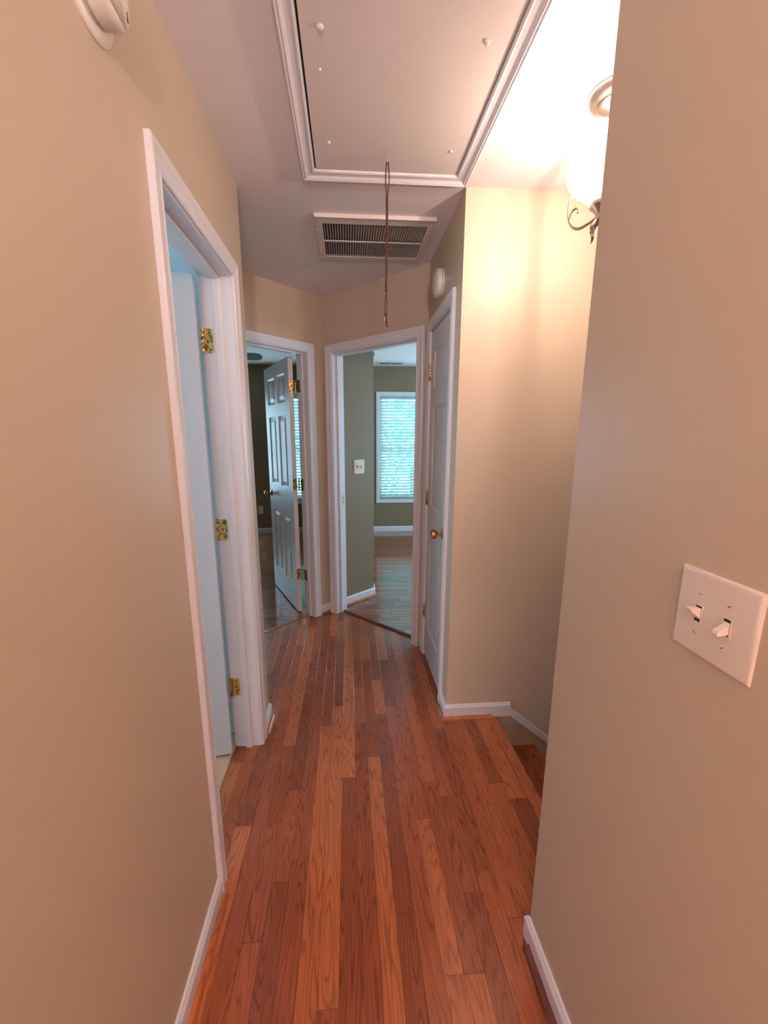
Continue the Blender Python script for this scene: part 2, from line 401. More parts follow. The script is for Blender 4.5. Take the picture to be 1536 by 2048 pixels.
while x < .712:
    x1 = min(x+BW, .712)
    if .712-x1 < .02: x1 = .712
    y = -2.0+random.uniform(-.9, 0) if x > -.57 else 1.9
    yend = 3.75
    while y < yend:
        ln = random.choice([.28, .4, .55, .7, .85, 1.0, 1.25])*random.uniform(.85, 1.15)
        p = [(x, y), (x1, y), (x1, min(y+ln, yend)), (x, min(y+ln, yend))]
        p = clip(p, -1, 1, SEAM_A); p = clip(p, 1, 1, SEAM_B) if len(p) > 2 else p
        if len(p) > 2 and x < XL-.001-BW*.5: p = clip(p, -1, 0, .557) if y < 1.85 else p
        lim = None
        if len(p) > 2:
            mx = (x+x1)/2
            if x > .495: p = clip(clip(p, 0, -1, -(YR-.01)), 0, 1, YS+.004) if len(p) > 2 else p
            if len(p) > 2 and mx < XL-.005 and mx > -.557: # doorway strip of the bathroom, or alcove
                q = clip(clip(p, 0, -1, -1.13), 0, 1, 1.765)
                if len(q) > 2 and area(q) > 2e-4: planks.append(q)
                p = clip(p, 0, -1, -(YLE-.004))
            elif len(p) > 2 and mx <= -.557: p = clip(p, 0, -1, -(YLE-.004))
            elif len(p) > 2 and mx > XC-.002: p = clip(p, 0, 1, YS+.004) if x > XC-.012 else p
        if len(p) > 2 and area(p) > 2e-4: planks.append(p)
        y += ln
    x = x1; row += 1
planks.sort(key=lambda p: (sum(q[1] for q in p)/len(p)) if sum(q[1] for q in p)/len(p) > -.2 else 99)
print('planks', len(planks))
stuff = M()
for i, p in enumerate(planks):
    if i < 296:
        m = M()
        if plank_mesh(m, p, random.uniform(-.0004, .0004)):
            o = m.build('plank', OAK_Y, floor); recenter(o); o.location -= fl_inv
    else: plank_mesh(stuff, p)
if stuff.v:
    o = stuff.build('plank', OAK_Y, floor, -fl_inv); o['kind'] = 'stuff'
# bedroom floors: boards run across
def room_floor(x0, x1, y0, y1, clips):
    m = M(); cnt = []; y = y0
    while y < y1:
        x = x0-random.uniform(0, .8)
        while x < x1:
            ln = random.uniform(.35, 1.3)
            p = [(max(x, x0), y), (min(x+ln, x1), y), (min(x+ln, x1), y+BW), (max(x, x0), y+BW)]
            for c in clips:
                if len(p) > 2: p = clip(p, *c)
            n0 = len(m.v)
            if len(p) > 2 and p[1][0] > p[0][0]-1 and area(p) > 2e-4:
                if plank_mesh(m, p, random.uniform(-.0003, .0003), g=.0016, bev=.0014): cnt += [random.random()]*(len(m.v)-n0)
            x += ln
        y += BW
    me = bpy.data.meshes.new('plank'); me.from_pydata(m.v, [], m.f); me.materials.append(OAK_X)
    a = me.attributes.new('board', 'FLOAT', 'POINT'); a.data.foreach_set('value', cnt)
    bm = bmesh.new(); bm.from_mesh(me); bmesh.ops.recalc_face_normals(bm, faces=bm.faces); bm.to_mesh(me); bm.free()
    o = link('plank', me, floor, -fl_inv); o['kind'] = 'stuff'
room_floor(-.15, 2.99, 2.5, YW, [(-1, -1, -(SEAM_B+.001))])
room_floor(-3.29, -.25, 2.0, YW, [(1, -1, -(SEAM_A+.001))])
# bathroom tiles
bt = M(); bt.box((-2.4, -.1, -.016), (-.557, 1.842, -.006))
o = bt.build('grout', GROUT, floor, -fl_inv)
for i in range(6):
    for j in range(6):
        x1 = -.559-i*.308; x0 = max(x1-.304, -2.4); y0 = -.1+j*.325; y1 = min(y0+.32, 1.84)
        m = M(); m.cbox((x0, y0, -.012), (x1, y1, -.001), .0015); o = m.build('tile', TILE, floor); recenter(o); o.location -= fl_inv

# thresholds between hall boards and bedroom boards
def strip(fr, s0, s1, o0, o1, hgt):
    m = M(); w = o1-o0
    prof = [(o0, -.004)]+[(o0+w*(.5-.5*math.cos(math.pi*k/8)), .001+hgt*math.sin(math.pi*k/8)) for k in range(9)]+[(o1, -.004)]
    m.sweep(prof, [lambda u, v, s=s: fr(s, u, v) for s in (s0, s1)]); return m
o = strip(FB, .093, .849, -.098, -.058, .014).build('trim_1', OAK_DARK); struct(recenter(o), 'dark rounded wooden strip on the floor across the right bedroom doorway', 'threshold')
o = strip(FA, .17, .925, -.095, -.060, .0035).build('trim_2', OAK_TRIM); struct(recenter(o), 'thin flat oak strip on the floor across the left bedroom doorway', 'threshold')

# ------------------------------------------------------------------ stairs
st = empty('staircase', (.74, 1.39, 0))
struct(st, 'oak staircase going down to the right behind the near wall', 'staircase')
def sub(m, name, mat, par, root=None):
    o = m.build(name, mat, par); recenter(o)
    p = par
    while p is not None: o.location -= p.location; p = p.parent
    return o
def nosing_board(x0, x1, y0, y1, z, th=.026):
    m = M(); r = th/2
    prof = [(x0, z-th), (x0, z)]+[(x1-r+r*math.cos(a), z-r+r*math.sin(a)) for a in [math.radians(90-180*k/8) for k in range(9)]]
    m.sweep(prof, [lambda u, v, y=y: (u, y, v) for y in (y0, y1)]); return m
Y0, Y1 = YR+.002, YS-.002
sub(nosing_board(.714, .772, Y0, Y1, 0), 'landing_nosing', OAK_Y, st)
RISE, RUN = .19, .222
for k in range(13):
    z = -RISE*(k+1); x0 = .752+RUN*k
    m = M(); m.box((x0-.012, Y0, z), (x0, Y1, z+RISE-.026)); sub(m, 'riser', TRIM, st)
    if k == 12: break
    xa = x0
    for w in (.072, .085):
        m = M(); m.cbox((xa+.0005, Y0, z-.026), (xa+w-.0005, Y1, z), .0012); o = sub(m, 'tread_board', OAK_Y, st); xa += w
    sub(nosing_board(xa+.0005, x0+RUN+.02, Y0, Y1, z), 'tread_nosing', OAK_Y, st)
m = M(); m.box((.6, YR-TH, -2.75), (4.3, YS+TH, -2.47)); struct(recenter(m.build('floor', OAK_X)), 'lower floor at the foot of the stairs', 'floor')

# ------------------------------------------------------------------ trim profiles
CAS = [(0, 0), (0, .0075), (.003, .0105), (.008, .0115), (.011, .0088), (.014, .0088), (.030, .0105), (.040, .0145), (.046, .0166), (.054, .0166), (.057, .0145), (.057, 0)]
BASE = [(0, 0), (0, .012), (.058, .012), (.061, .0135), (.066, .0118), (.071, .0085), (.0765, .0065), (.078, .004), (.078, 0)]   # (z, depth)
def casing(parent, fr, s0, s1, zt, side=1, off=0.):
    """three casing pieces with mitred corners around an opening s0..s1, top zt (reveal 5 mm)"""
    rv = .005; a, b, t = s0-rv, s1+rv, zt+rv
    def P(s, d, z): return fr(s, off+d*side, z)
    m = M(); m.sweep(CAS, [lambda u, v: P(a-u, v, 0), lambda u, v: P(a-u, v, t+u)]); sub(m, 'casing', TRIM, parent)
    m = M(); m.sweep(CAS, [lambda u, v: P(b+u, v, 0), lambda u, v: P(b+u, v, t+u)]); sub(m, 'casing', TRIM, parent)
    m = M(); m.sweep(CAS, [lambda u, v: P(a-u, v, t+u), lambda u, v: P(b+u, v, t+u)]); sub(m, 'casing', TRIM, parent)
def jambs(parent, fr, s0, s1, zt, stop0, th=TH):
    g = .0175
    for (a, b) in ((s0-g, s0), (s1, s1+g)):
        m = M(); m.box((a, -th, 0), (b, 0, zt+g), 0, fr); sub(m, 'jamb', TRIM, parent)
    m = M(); m.box((s0, -th, zt), (s1, 0, zt+g), 0, fr); sub(m, 'jamb', TRIM, parent)
    # door stop: thin moulding with an eased edge
    w, d = .033, .011
    for (s, sg) in ((s0, 1), (s1, -1)):
        m = M(); pr = [(0, 0), (0, w), (d*.6, w), (d, w-.005), (d, .004), (d*.7, 0)]
        m.sweep(pr, [lambda u, v, z=z: fr(s+sg*u, stop0-v, z) for z in (0, zt)]); sub(m, 'door_stop', TRIM, parent)
    m = M(); m.box((s0+d, stop0-w, zt-d), (s1-d, stop0, zt), 0, fr); sub(m, 'door_stop', TRIM, parent)
def baseboard(n, fr, s0, s1, label, m0=0, m1=0, shoe=True, sm0=None, sm1=None, z=0., off=0.):
    """m0/m1: mitre sign at ends (+1 grows outward with depth)"""
    m = M(); m.sweep(BASE, [lambda u, v: fr(s0-m0*v, v+off, z+u), lambda u, v: fr(s1+m1*v, v+off, z+u)])
    struct(recenter(m.build('baseboard_'+n, TRIM)), label, 'baseboard')
SHOE_N = [3]
def shoe(fr, s0, s1, label, d0=.012, m0=0, m1=0, mat=None):
    r = .017; prof = [(0, .0)]+[(r*math.sin(a), r*math.cos(a)) for a in [math.radians(90*k/6) for k in range(7)]]
    m = M(); m.sweep(prof, [lambda u, v: fr(s0-m0*(v+d0), d0+v, u), lambda u, v: fr(s1+m1*(v+d0), d0+v, u)])
    o = m.build('trim_%d' % SHOE_N[0], mat or OAK_TRIM); SHOE_N[0] += 1
    struct(recenter(o), label, 'molding')
baseboard('left', FL, -2.6, 1.081, 'white baseboard along the near left wall before the first doorway')
shoe(FL, -2.6, 1.084, 'oak quarter-round molding at the foot of the near left baseboard')
FR_ = frame((XR, 0), (0, 1), (-1, 0))
baseboard('right', FR_, -2.6, YR, 'white baseboard at the foot of the near right wall', m1=1)
shoe(FR_, -2.6, YR-.026, 'dark oak quarter-round at the foot of the near right baseboard', mat=OAK_DARK)
baseboard('left_end', FL, 1.814, YLE, 'short white baseboard piece between the first doorway and the wall corner', m1=1)
shoe(FL, 1.8135, YLE-.002, 'short oak quarter-round piece by the far leg of the first doorway', m1=0)
FALC = frame((0, YLE), (-1, 0), (0, 1))
baseboard('alcove', FALC, -XL, 1.5, 'white baseboard behind the end of the left wall', m0=1)
baseboard('closet', FC, YS, 1.985, 'tiny white baseboard piece at the near leg of the closet door casing', m0=1)
shoe(FC, YS, 1.984, 'tiny oak quarter-round piece at the near leg of the closet door', m0=1)
FS = frame((0, YS), (1, 0), (0, -1))
baseboard('stair', FS, XC, .835, 'short white baseboard on the stairwell wall next to the closet corner', m0=1)
shoe(FS, XC, .735, 'short orange-toned oak quarter-round under the stairwell wall baseboard', m0=1)
baseboard('corner_left', FA, .0, .098, 'small white baseboard left of the far hall corner', m0=-1)
baseboard('corner_right', FB, .0, .027, 'sliver of white baseboard right of the far hall corner', m0=-1)
shoe(FA, .015, .097, 'small oak quarter-round piece in the far hall corner')
baseboard('alcove_far', FA, .998, 1.86, 'white baseboard on the angled wall left of the left bedroom doorway')
# sloping skirt trim on the stair wall
m = M(); SL = .84
prof = [(0, 0), (0, .013), (.022, .013), (.026, .010), (.036, .012), (.044, .007), (.048, .004), (.048, 0)]
m.sweep(prof, [lambda u, v: (.836, YS-v, .003+u), lambda u, v: (3.4, YS-v, .003+u-SL*(3.4-.836))])
struct(recenter(m.build('baseboard_slope', TRIM)), 'white trim sloping down the stairwell wall', 'baseboard')

# ------------------------------------------------------------------ doors
def hinge_leaf(m, c, ax, nrm, hgt=.09, w=.032, mi=0):
    """rounded-corner leaf plate: c centre, ax width direction, nrm outward; three screws"""
    c = Vector(c); ax = Vector(ax).normalized(); nrm = Vector(nrm).normalized(); Z = Vector((0, 0, 1)); r = .009; t = .0018
    pts = []
    for (sx, sz, a0) in ((1, 1, 0), (-1, 1, 90), (-1, -1, 180), (1, -1, 270)):
        rr = r if sx > 0 else .001
        for k in range(5):
            a = math.radians(a0+90*k/4); pts.append((sx*(w/2-rr)+rr*math.cos(a), sz*(hgt/2-rr)+rr*math.sin(a)))
    vs = [c+ax*u+Z*v for u, v in pts]+[c+ax*u+Z*v+nrm*t for u, v in pts]; n = len(pts)
    m.add(vs, [tuple(range(n))[::-1], tuple(range(n, 2*n))]+[(i, (i+1) % n, n+(i+1) % n, n+i) for i in range(n)], mi)
    for (u, v) in ((.004, .032), (-.004, 0), (.004, -.032)):
        m.lathe([(.0035, t), (.0035, t+.0006), (.001, t+.0002)], c+ax*u+Z*v, nrm, 10, 1)
def knuckle(m, p, hgt=.09, r=.0065):
    for k in range(5):
        z0 = -hgt/2+hgt*k/5+.0006; z1 = -hgt/2+hgt*(k+1)/5-.0006
        m.lathe([(r*.9, z0), (r, z0+.001), (r, z1-.001), (r*.9, z1)], p, (0, 0, 1), 12)
    m.lathe([(r*.75, hgt/2), (r*.75, hgt/2+.003), (.001, hgt/2+.004)], p, (0, 0, 1), 12)
PZ = [(.22, .80), (1.03, 1.62), (1.715, 1.932)]
def slab(parent, w, h, t, cols, z0=.012, loc=(0, 0), ang=0.):
    """door leaf: local x from hinge, y thickness centred, panels as children"""
    o0 = M(); xs = [0]
    for a, b in cols: xs += [a, b]
    xs.append(w)
    for i in range(0, len(xs), 2): o0.box((xs[i], -t/2, z0), (xs[i+1], t/2, h))
    zr = [z0]
    for a, b in PZ: zr += [a, b]
    zr.append(h)
    for a, b in cols:
        for i in range(0, len(zr), 2): o0.box((a, -t/2, zr[i]), (b, t/2, zr[i+1]))
    # rails and stiles overlap nothing: they share faces only
    d = o0.build('door_slab', DOORW, parent, Vector((loc[0], loc[1], 0))-parent.location); d.rotation_euler = (0, 0, ang)
    for a, b in cols:
        for c, e in PZ:
            m = M()
            for sg in (1, -1):
                rings = [(0, t/2), (.006, t/2-.002), (.014, t/2-.009), (.022, t/2-.0095), (.050, t/2-.0025)]
                vs = []
                for ins, dp in rings: vs += [(a+ins, sg*dp, c+ins), (b-ins, sg*dp, c+ins), (b-ins, sg*dp, e-ins), (a+ins, sg*dp, e-ins)]
                fs = [(4*k+i, 4*k+(i+1) % 4, 4*k+4+(i+1) % 4, 4*k+4+i) for k in range(len(rings)-1) for i in range(4)]+[(16, 17, 18, 19)]
                m.add(vs, fs)
            o = m.build('door_panel', DOORW, d)
    return d
def knob(name, d, x, z, sides, t, mat=BRASS):
    m = M()
    for sg in sides:
        o = (x, sg*t/2, z); A = (0, sg, 0)
        m.lathe([(.030, 0), (.030, .003), (.026, .007), (.014, .009), (.011, .012), (.0105, .026), (.014, .030), (.0225, .036), (.0265, .046), (.0265, .054), (.023, .062), (.015, .067), (.004, .068)], o, A, 28)
    return m.build(name, mat, d)

# door 1: bathroom, left wall (opens into the room, hinged at its far jamb)
d1 = struct(empty('door_1', (XL, 1.45, 0)), 'nearest doorway on the left, white door swung into the bathroom on brass hinges', 'door')
S0, S1 = 1.144, 1.751
casing(d1, FL, S0, S1, HD); jambs(d1, FL, S0, S1, HD, -.042); casing(d1, FL, S0, S1, HD, -1, -TH)
T = .035
a1 = math.radians(180+9)
hx, hy = -.560, 1.728
sd = slab(d1, .60, 2.03, T, [(.10, .27), (.33, .50)], .012, (hx, hy-T/2), a1)
knob('door_knob', sd, .545, .93, (1, -1), T)
for z in (.317, 1.062, 1.812):
    m = M(); hinge_leaf(m, (XL-TH+.017, S1-.0005, z), (1, 0, 0), (0, -1, 0)); knuckle(m, (XL-TH-.006, S1-.006, z)); sub(m, 'hinge', [BRASS, RUBBER], d1)
# door 2: left bedroom
d2 = struct(empty('door_2', FA(.55, 0, 0)), 'left doorway at the hall end with its six-panel white door standing open', 'door')
S0, S1 = .166, .928
casing(d2, FA, S0, S1, HD); jambs(d2, FA, S0, S1, HD, -.042)
pin = Vector(FA(S0+.004, -TH-.018, 0)); ang2 = math.radians(114.0)
u2 = Vector((math.cos(ang2), math.sin(ang2), 0)); v2 = Vector((-u2.y, u2.x, 0))
base = Vector((-.405, 3.287, 0))+v2*(T/2)
sd = slab(d2, .757, 2.03, T, [(.115, .335), (.425, .645)], .012, (base.x, base.y), ang2)
knob('door_knob', sd, .70, .93, (1, -1), T, plain('satin_brass', srgb(176, 150, 120), .3, .9))
for z in (.34, 1.08, 1.815):
    m = M(); nA2 = (FA(1, 0, 0)[0]-FA(0, 0, 0)[0], FA(1, 0, 0)[1]-FA(0, 0, 0)[1], 0)
    hinge_leaf(m, FA(S0-.0002, -TH+.017, z), Vector((Q, -Q, 0)), nA2)
    hinge_leaf(m, tuple(base+v2*(.0)+Vector((0, 0, z))-u2*.0006), v2, -u2)
    knuckle(m, (pin.x, pin.y, z)); sub(m, 'hinge', [BRASS, RUBBER], d2)
# door 3: right bedroom (leaf out of sight behind its jamb side, opened flat to the wall)
d3 = struct(empty('door_3', FB(.47, 0, 0)), 'right doorway at the hall end looking through to a window with blinds', 'door')
S0, S1 = .0901, .8521
casing(d3, FB, S0, S1, HD); jambs(d3, FB, S0, S1, HD, -.042)
m = M(); c = Vector(FB(S0+.0002, -.052-.03, .946)); ax = Vector((Q, Q, 0)); hinge_leaf(m, c, ax, Vector((Q, -Q, 0)), .057, .028); sub(m, 'strike_plate', [BRASS, RUBBER], d3)
pin3 = Vector(FB(S1-.002, -TH-.010, 0)); ang3 = math.radians(10)
u3 = Vector((math.cos(ang3), math.sin(ang3), 0)); v3 = Vector((-u3.y, u3.x, 0)); b3 = pin3+u3*.006+v3*(.03)
sd = slab(d3, .757, 2.03, T, [(.115, .335), (.425, .645)], .012, (b3.x+.03, b3.y+.03), ang3)
knob('door_knob', sd, .70, .93, (1, -1), T)
# door 4: closet
d4 = struct(empty('door_4', (XC, 2.29, 0)), 'closed narrow three-panel white closet door on the right with a brass knob', 'door')
S0, S1 = 2.049, 2.534
casing(d4, FC, S0, S1, HD); jambs(d4, FC, S0, S1, HD, -.042)
T4 = .035
sd = slab(d4, .479, 2.036, T4, [(.078, .401)], .018, (XC+.002+T4/2, S1-.003), math.radians(-90))
knob('door_knob', sd, .436, .945, (-1,), T4)
for z in (.318, 1.075, 1.818):
    m = M(); knuckle(m, (XC-.0045, S1+.0005, z), .09, .0065); m.box((XC-.003, S1-.011, z-.045), (XC-.001, S1, z+.045)); sub(m, 'hinge', BRASS, d4)

# ------------------------------------------------------------------ windows and blinds
def window(n, x0, x1, z0, z1, label, vis=True):
    w = struct(empty('window_%d' % n, ((x0+x1)/2, YW, z0)), label, 'window')
    cw = .057
    for (a, b) in ((x0-cw, x0), (x1, x1+cw)):
        m = M(); m.cbox((a, YW-.016, z0-.0), (b, YW, z1), .003); sub(m, 'casing', TRIM, w)
    m = M(); m.cbox((x0-cw, YW-.017, z1), (x1+cw, YW, z1+cw+.004), .003); sub(m, 'casing', TRIM, w)
    m = M(); m.cbox((x0-cw, YW-.017, z0-cw-.004), (x1+cw, YW, z0), .003); sub(m, 'casing', TRIM, w)
    m = M()
    for (a, b, c, d) in ((x0, x0+.035, z0, z1), (x1-.035, x1, z0, z1), (x0+.035, x1-.035, z0, z0+.045), (x0+.035, x1-.035, z1-.035, z1), (x0+.035, x1-.035, (z0+z1)/2-.02, (z0+z1)/2+.02)):
        m.box((a, YW+.09, c), (b, YW+.13, d))
    sub(m, 'sash', TRIM, w)
    m = M(); m.box((x0+.035, YW+.105, z0+.045), (x1-.035, YW+.109, z1-.035)); sub(m, 'pane', PANE, w)
    return w
def blind(x0, x1, z0, z1, label, tilt=-50):
    b = tag(empty('window_blind', ((x0+x1)/2, YW+.045, z0)), label, 'blind')
    a, c = x0+.006, x1-.006
    m = M(); m.box((a, YW+.015, z1-.042), (c, YW+.07, z1-.002)); sub(m, 'headrail', SLAT, b)
    m = M(); m.cbox((a, YW+.022, z0+.006), (c, YW+.068, z0+.026), .003); sub(m, 'bottom_rail', SLAT, b)
    me = None; z = z0+.05; t = math.radians(tilt)
    while z < z1-.05:
        if me is None:
            m = M(); pts = [(-.025+.05*k/4, .0025*math.sin(math.pi*k/4)) for k in range(5)]; pr = [(u*math.cos(t)-v*math.sin(t), u*math.sin(t)+v*math.cos(t)) for u, v in pts]
            pr2 = pr+[(u, v-.0022) for u, v in pr[::-1]]
            m.sweep(pr2, [lambda u, v: (-(c-a)/2, u, v), lambda u, v: ((c-a)/2, u, v)])
            o = m.build('slat', SLAT, b); me = o.data
        else: o = link('slat', me, b)
        o.location = Vector(((a+c)/2, YW+.045, z))-b.location; z += .0445
    for xx in (a+.12, c-.12):
        m = M(); m.box((xx-.001, YW+.019, z0+.026), (xx+.001, YW+.0195, z1-.042)); sub(m, 'ladder_cord', SLAT, b)
    return b
W2 = window(1, .478, 1.42, WZ0, WZ1, 'large white-framed window glowing cyan in the right bedroom')
blind(.478, 1.42, WZ0, WZ1, 'white slatted blind over the window in the right bedroom')
window(2, -1.08, -.36, WZ0, WZ1, 'window seen as a bright strip past the left bedroom door hinges')
blind(-1.08, -.36, WZ0, WZ1, 'white slatted blind seen as a bright strip between left bedroom door and jamb')
window(3, 1.75, 2.85, WZ0, WZ1, 'second window of the right bedroom, unseen, made large for more daylight')  # out of view, enlarged to let more daylight in
window(4, -2.95, -1.5, WZ0, WZ1, 'second window of the left bedroom, unseen, widened for more daylight')  # out of view, widened to brighten the left bedroom
for n_, wx, wy0, wy1 in ((6, 3.05, 3.4, 5.8),):  # unseen side window added to bring light into the bedroom
    w6 = struct(empty('window_%d' % n_, (wx, wy0, .55)), 'wide unseen side window added to brighten the %s bedroom' % ('right' if wx > 0 else 'left'), 'window')
    m = M()
    for (a, b, c, d) in ((wy0, wy0+.05, .55, 2.1), (wy1-.05, wy1, .55, 2.1), (wy0+.05, wy1-.05, .55, .6), (wy0+.05, wy1-.05, 2.05, 2.1), ((wy0+wy1)/2-.03, (wy0+wy1)/2+.03, .6, 2.05)): m.box((wx-.02, a, c), (wx+.02, b, d))
    sub(m, 'sash', TRIM, w6)
    m = M(); m.box((wx-.002, wy0+.05, .6), (wx+.002, wy1-.05, 2.05)); sub(m, 'pane', PANE, w6)
w5 = struct(empty('window_5', (-2.45, 1.0, 1.0)), 'bathroom window out of view', 'window')
m = M(); m.box((-2.47, .25, .9), (-2.43, .29, 2.1)); m.box((-2.47, 1.61, .9), (-2.43, 1.65, 2.1)); m.box((-2.47, .29, .9), (-2.43, 1.61, .94)); m.box((-2.47, .29, 2.06), (-2.43, 1.61, 2.1)); sub(m, 'sash', TRIM, w5)
m = M(); m.box((-2.452, .29, .94), (-2.448, 1.61, 2.06)); sub(m, 'pane', PANE, w5)

# bedroom baseboards
FW = frame((0, YW), (1, 0), (0, -1))
baseboard('bedroom_right', FW, -.2, 3.0, 'white baseboard under the window in the right bedroom')
baseboard('bedroom_left', FW, -3.3, -.31, 'white baseboard on the far wall of the left bedroom')
sw1 = Vector((-.12, 3.324)); sw2 = Vector((.222, 3.618)); L12 = (sw2-sw1).length; dd = (sw2-sw1)/L12
FSW = frame(sw1, dd, (dd.y, -dd.x))
baseboard('partition', FSW, .10, L12, 'white baseboard of the angled wall just inside the right bedroom', m1=.6)
shoe(FSW, .10, L12, 'oak quarter-round of the angled wall just inside the right bedroom', m1=.6)
FPE = frame((.222, 3.618), (0, 1), (1, 0)); baseboard('partition_end', FPE, 0, .11, 'baseboard end piece turning the corner inside the right bedroom', m0=.5)

# ------------------------------------------------------------------ attic hatch, cord, ceiling grille
hx0, hx1, hy0, hy1 = -.110, .434, .45, 1.803
hat = tag(empty('attic_hatch', ((hx0+hx1)/2, (hy0+hy1)/2, H)), 'white pull-down attic hatch framed by molding in the ceiling', 'hatch')
gap = .006
HPAINT = paint('hatch_paint', srgb(226, 212, 208), .6, .3, 260)
m = M(); m.cbox((hx0+gap, hy0+gap, H-.006), (hx1-.0025, hy1-.002, H-.0005), .0012); sub(m, 'hatch_panel', HPAINT, hat)
HT = [(0, 0), (0, .011), (.006, .0135), (.010, .0105), (.012, .0105), (.026, .0125), (.036, .019), (.040, .0165), (.044, .020), (.048, .017), (.048, 0)]
def hp(side):
    c = [(hx0, hy0), (hx1, hy0), (hx1, hy1), (hx0, hy1)]
    out = [(-1, -1), (1, -1), (1, 1), (-1, 1)]
    i, j = side, (side+1) % 4
    m = M(); m.sweep(HT, [lambda u, v: (c[i][0]+out[i][0]*u, c[i][1]+out[i][1]*u, H-v), lambda u, v: (c[j][0]+out[j][0]*u, c[j][1]+out[j][1]*u, H-v)])
    sub(m, 'molding', TRIM, hat)
for k in range(4): hp(k)
m = M(); m.box((hx0, hy0, H-.001), (hx0+gap, hy1, H-.0001)); m.box((hx1-.0025, hy0, H-.001), (hx1, hy1, H-.0001)); sub(m, 'gap', DARK, hat)
for (x, y, r) in ((-.053, 1.246, .009), (.369, 1.256, .008), (-.061, 1.365, .0035), (-.049, 1.652, .006), (.377, 1.667, .0055)):
    m = M(); m.lathe([(r, 0), (r*.95, .002), (r*.7, .0045), (r*.3, .006)], (x, y, H-.006), (0, 0, -1), 16); sub(m, 'screw_cap', HPAINT, hat)
# pull cord
cx, cy = .155, 1.693
pc = tag(empty('pull_cord', (cx, cy, H-.006)), 'thin brown knotted cord hanging from a hook in the attic hatch', 'cord')
m = M(); m.tube([(cx, cy, H-.0065), (cx, cy, H-.02)], .0018)
m.tube([(cx+.006*math.sin(a)*.8, cy, H-.0265-.0065*-math.cos(a)) for a in [math.radians(k) for k in range(0, 341, 20)]], .0015)
sub(m, 'screw_eye', STEEL, pc)
def cordpts(sg, z0, z1, amp, n=40, sw=0):
    out = []
    for k in range(n+1):
        t = k/n; z = z0+(z1-z0)*t
        w = amp*(math.exp(-((t-.10)/.09)**2)*1.0+.28*abs(math.sin(t*9+sg))*1)+.0013
        out.append((cx+sg*w-.003*t, cy+.0012*sg*math.cos(t*22), z))
    return out
m = M()
top = [(cx-.0045, cy, H-.045), (cx-.003, cy, H-.036), (cx, cy, H-.0335), (cx+.003, cy, H-.036), (cx+.0045, cy, H-.045)]
m.tube(top, .0021)
m.tube(cordpts(-1, H-.045, 1.985, .0045), .0021); m.tube(cordpts(1, H-.045, 1.985, .0045), .0021)
sub(m, 'cord', CORD, pc)
m = M(); kx = cx-.003
m.tube([(kx-.003, cy, 1.985), (kx+.002, cy-.003, 1.981), (kx+.004, cy, 1.977), (kx-.002, cy+.003, 1.974), (kx, cy, 1.970)], .0024)
m.tube([(kx-.001, cy, 1.972), (kx-.0035, cy, 1.945), (kx-.006, cy, 1.915), (kx-.0065, cy, 1.898)], .0019)
m.tube([(kx+.001, cy, 1.972), (kx+.003, cy, 1.95), (kx+.003, cy, 1.915)], .0017)
m.tube([(kx+.002, cy-.002, 1.918), (kx+.004, cy, 1.913), (kx+.001, cy+.002, 1.909)], .0024)
m.tube([(kx+.001, cy, 1.911), (kx-.001, cy, 1.90), (kx+.001, cy, 1.875), (kx+.003, cy, 1.868), (kx+.0055, cy, 1.88), (kx+.004, cy, 1.905)], .0021)
m.tube([(kx+.001, cy-.002, 1.871), (kx+.0045, cy, 1.866), (kx+.002, cy+.002, 1.862)], .0027)
sub(m, 'knotted_end', CORD, pc)
m = M(); m.tube([(kx-.0062, cy, 1.898), (kx-.0058, cy, 1.884)], .0012); m.tube([(kx+.0058, cy, 1.898), (kx+.0068, cy, 1.882)], .0014)
sub(m, 'aglet', plain('clear_aglet', srgb(240, 205, 175), .25), pc)

# ceiling return grille
gx0, gx1, gy0, gy1 = -.139, .425, 2.126, 2.582
gr = tag(empty('ceiling_grille', ((gx0+gx1)/2, (gy0+gy1)/2, H)), 'white return air grille in the ceiling beyond the attic hatch', 'vent')
ix0, ix1, iy0, iy1 = -.104, .391, 2.186, 2.546; ym = (iy0+iy1)/2; zt = H-.015
m = M(); m.box((ix0-.004, iy0-.004, H-.0012), (ix1+.004, iy1+.004, H-.0004)); sub(m, 'filter', FILTER, gr)
m = M()
def fbox(a, b): m.box((a[0], a[1], zt), (b[0], b[1], zt+.003))
fbox((gx0+.006, gy0+.006), (ix0, gy1-.006)); fbox((ix1, gy0+.006), (gx1-.006, gy1-.006)); fbox((ix0, gy0+.006), (ix1, iy0)); fbox((ix0, iy1), (ix1, gy1-.006)); fbox((ix0, ym-.006), (ix1, ym+.006))
for (a, b, c, d) in ((gx0, gx1, gy0, gy0+.006), (gx0, gx1, gy1-.006, gy1), (gx0, gx0+.006, gy0+.006, gy1-.006), (gx1-.006, gx1, gy0+.006, gy1-.006)): m.box((a, c, zt+.001), (b, d, H-.0002))
sub(m, 'frame', DUSTY, gr)
m = M(); m.box((gx0+.004, gy0-.004, zt-.003), (gx1-.004, gy0+.005, zt+.001)); sub(m, 'hinge_lip', DUSTY, gr)
me = None; nl = 39
for (a, b) in ((iy0, ym-.006), (ym+.006, iy1)):
    for k in range(nl):
        x = ix0+(ix1-ix0)*(k+.5)/nl
        if me is None:
            t = math.radians(56); hw = .0056
            pr = [(-hw*math.cos(t), hw*math.sin(t)), (hw*math.cos(t), -hw*math.sin(t)), (hw*math.cos(t)+.0007, -hw*math.sin(t)+.0009), (-hw*math.cos(t)+.0007, hw*math.sin(t)+.0009)]
            m = M(); ll = (ym-.006-iy0)/2; m.sweep(pr, [lambda u, v: (u, -ll, v), lambda u, v: (u, ll, v)]); o = m.build('louver', DUSTY, gr); me = o.data
        else: o = link('louver', me, gr)
        o.location = Vector((x, (a+b)/2, H-.0065))-gr.location
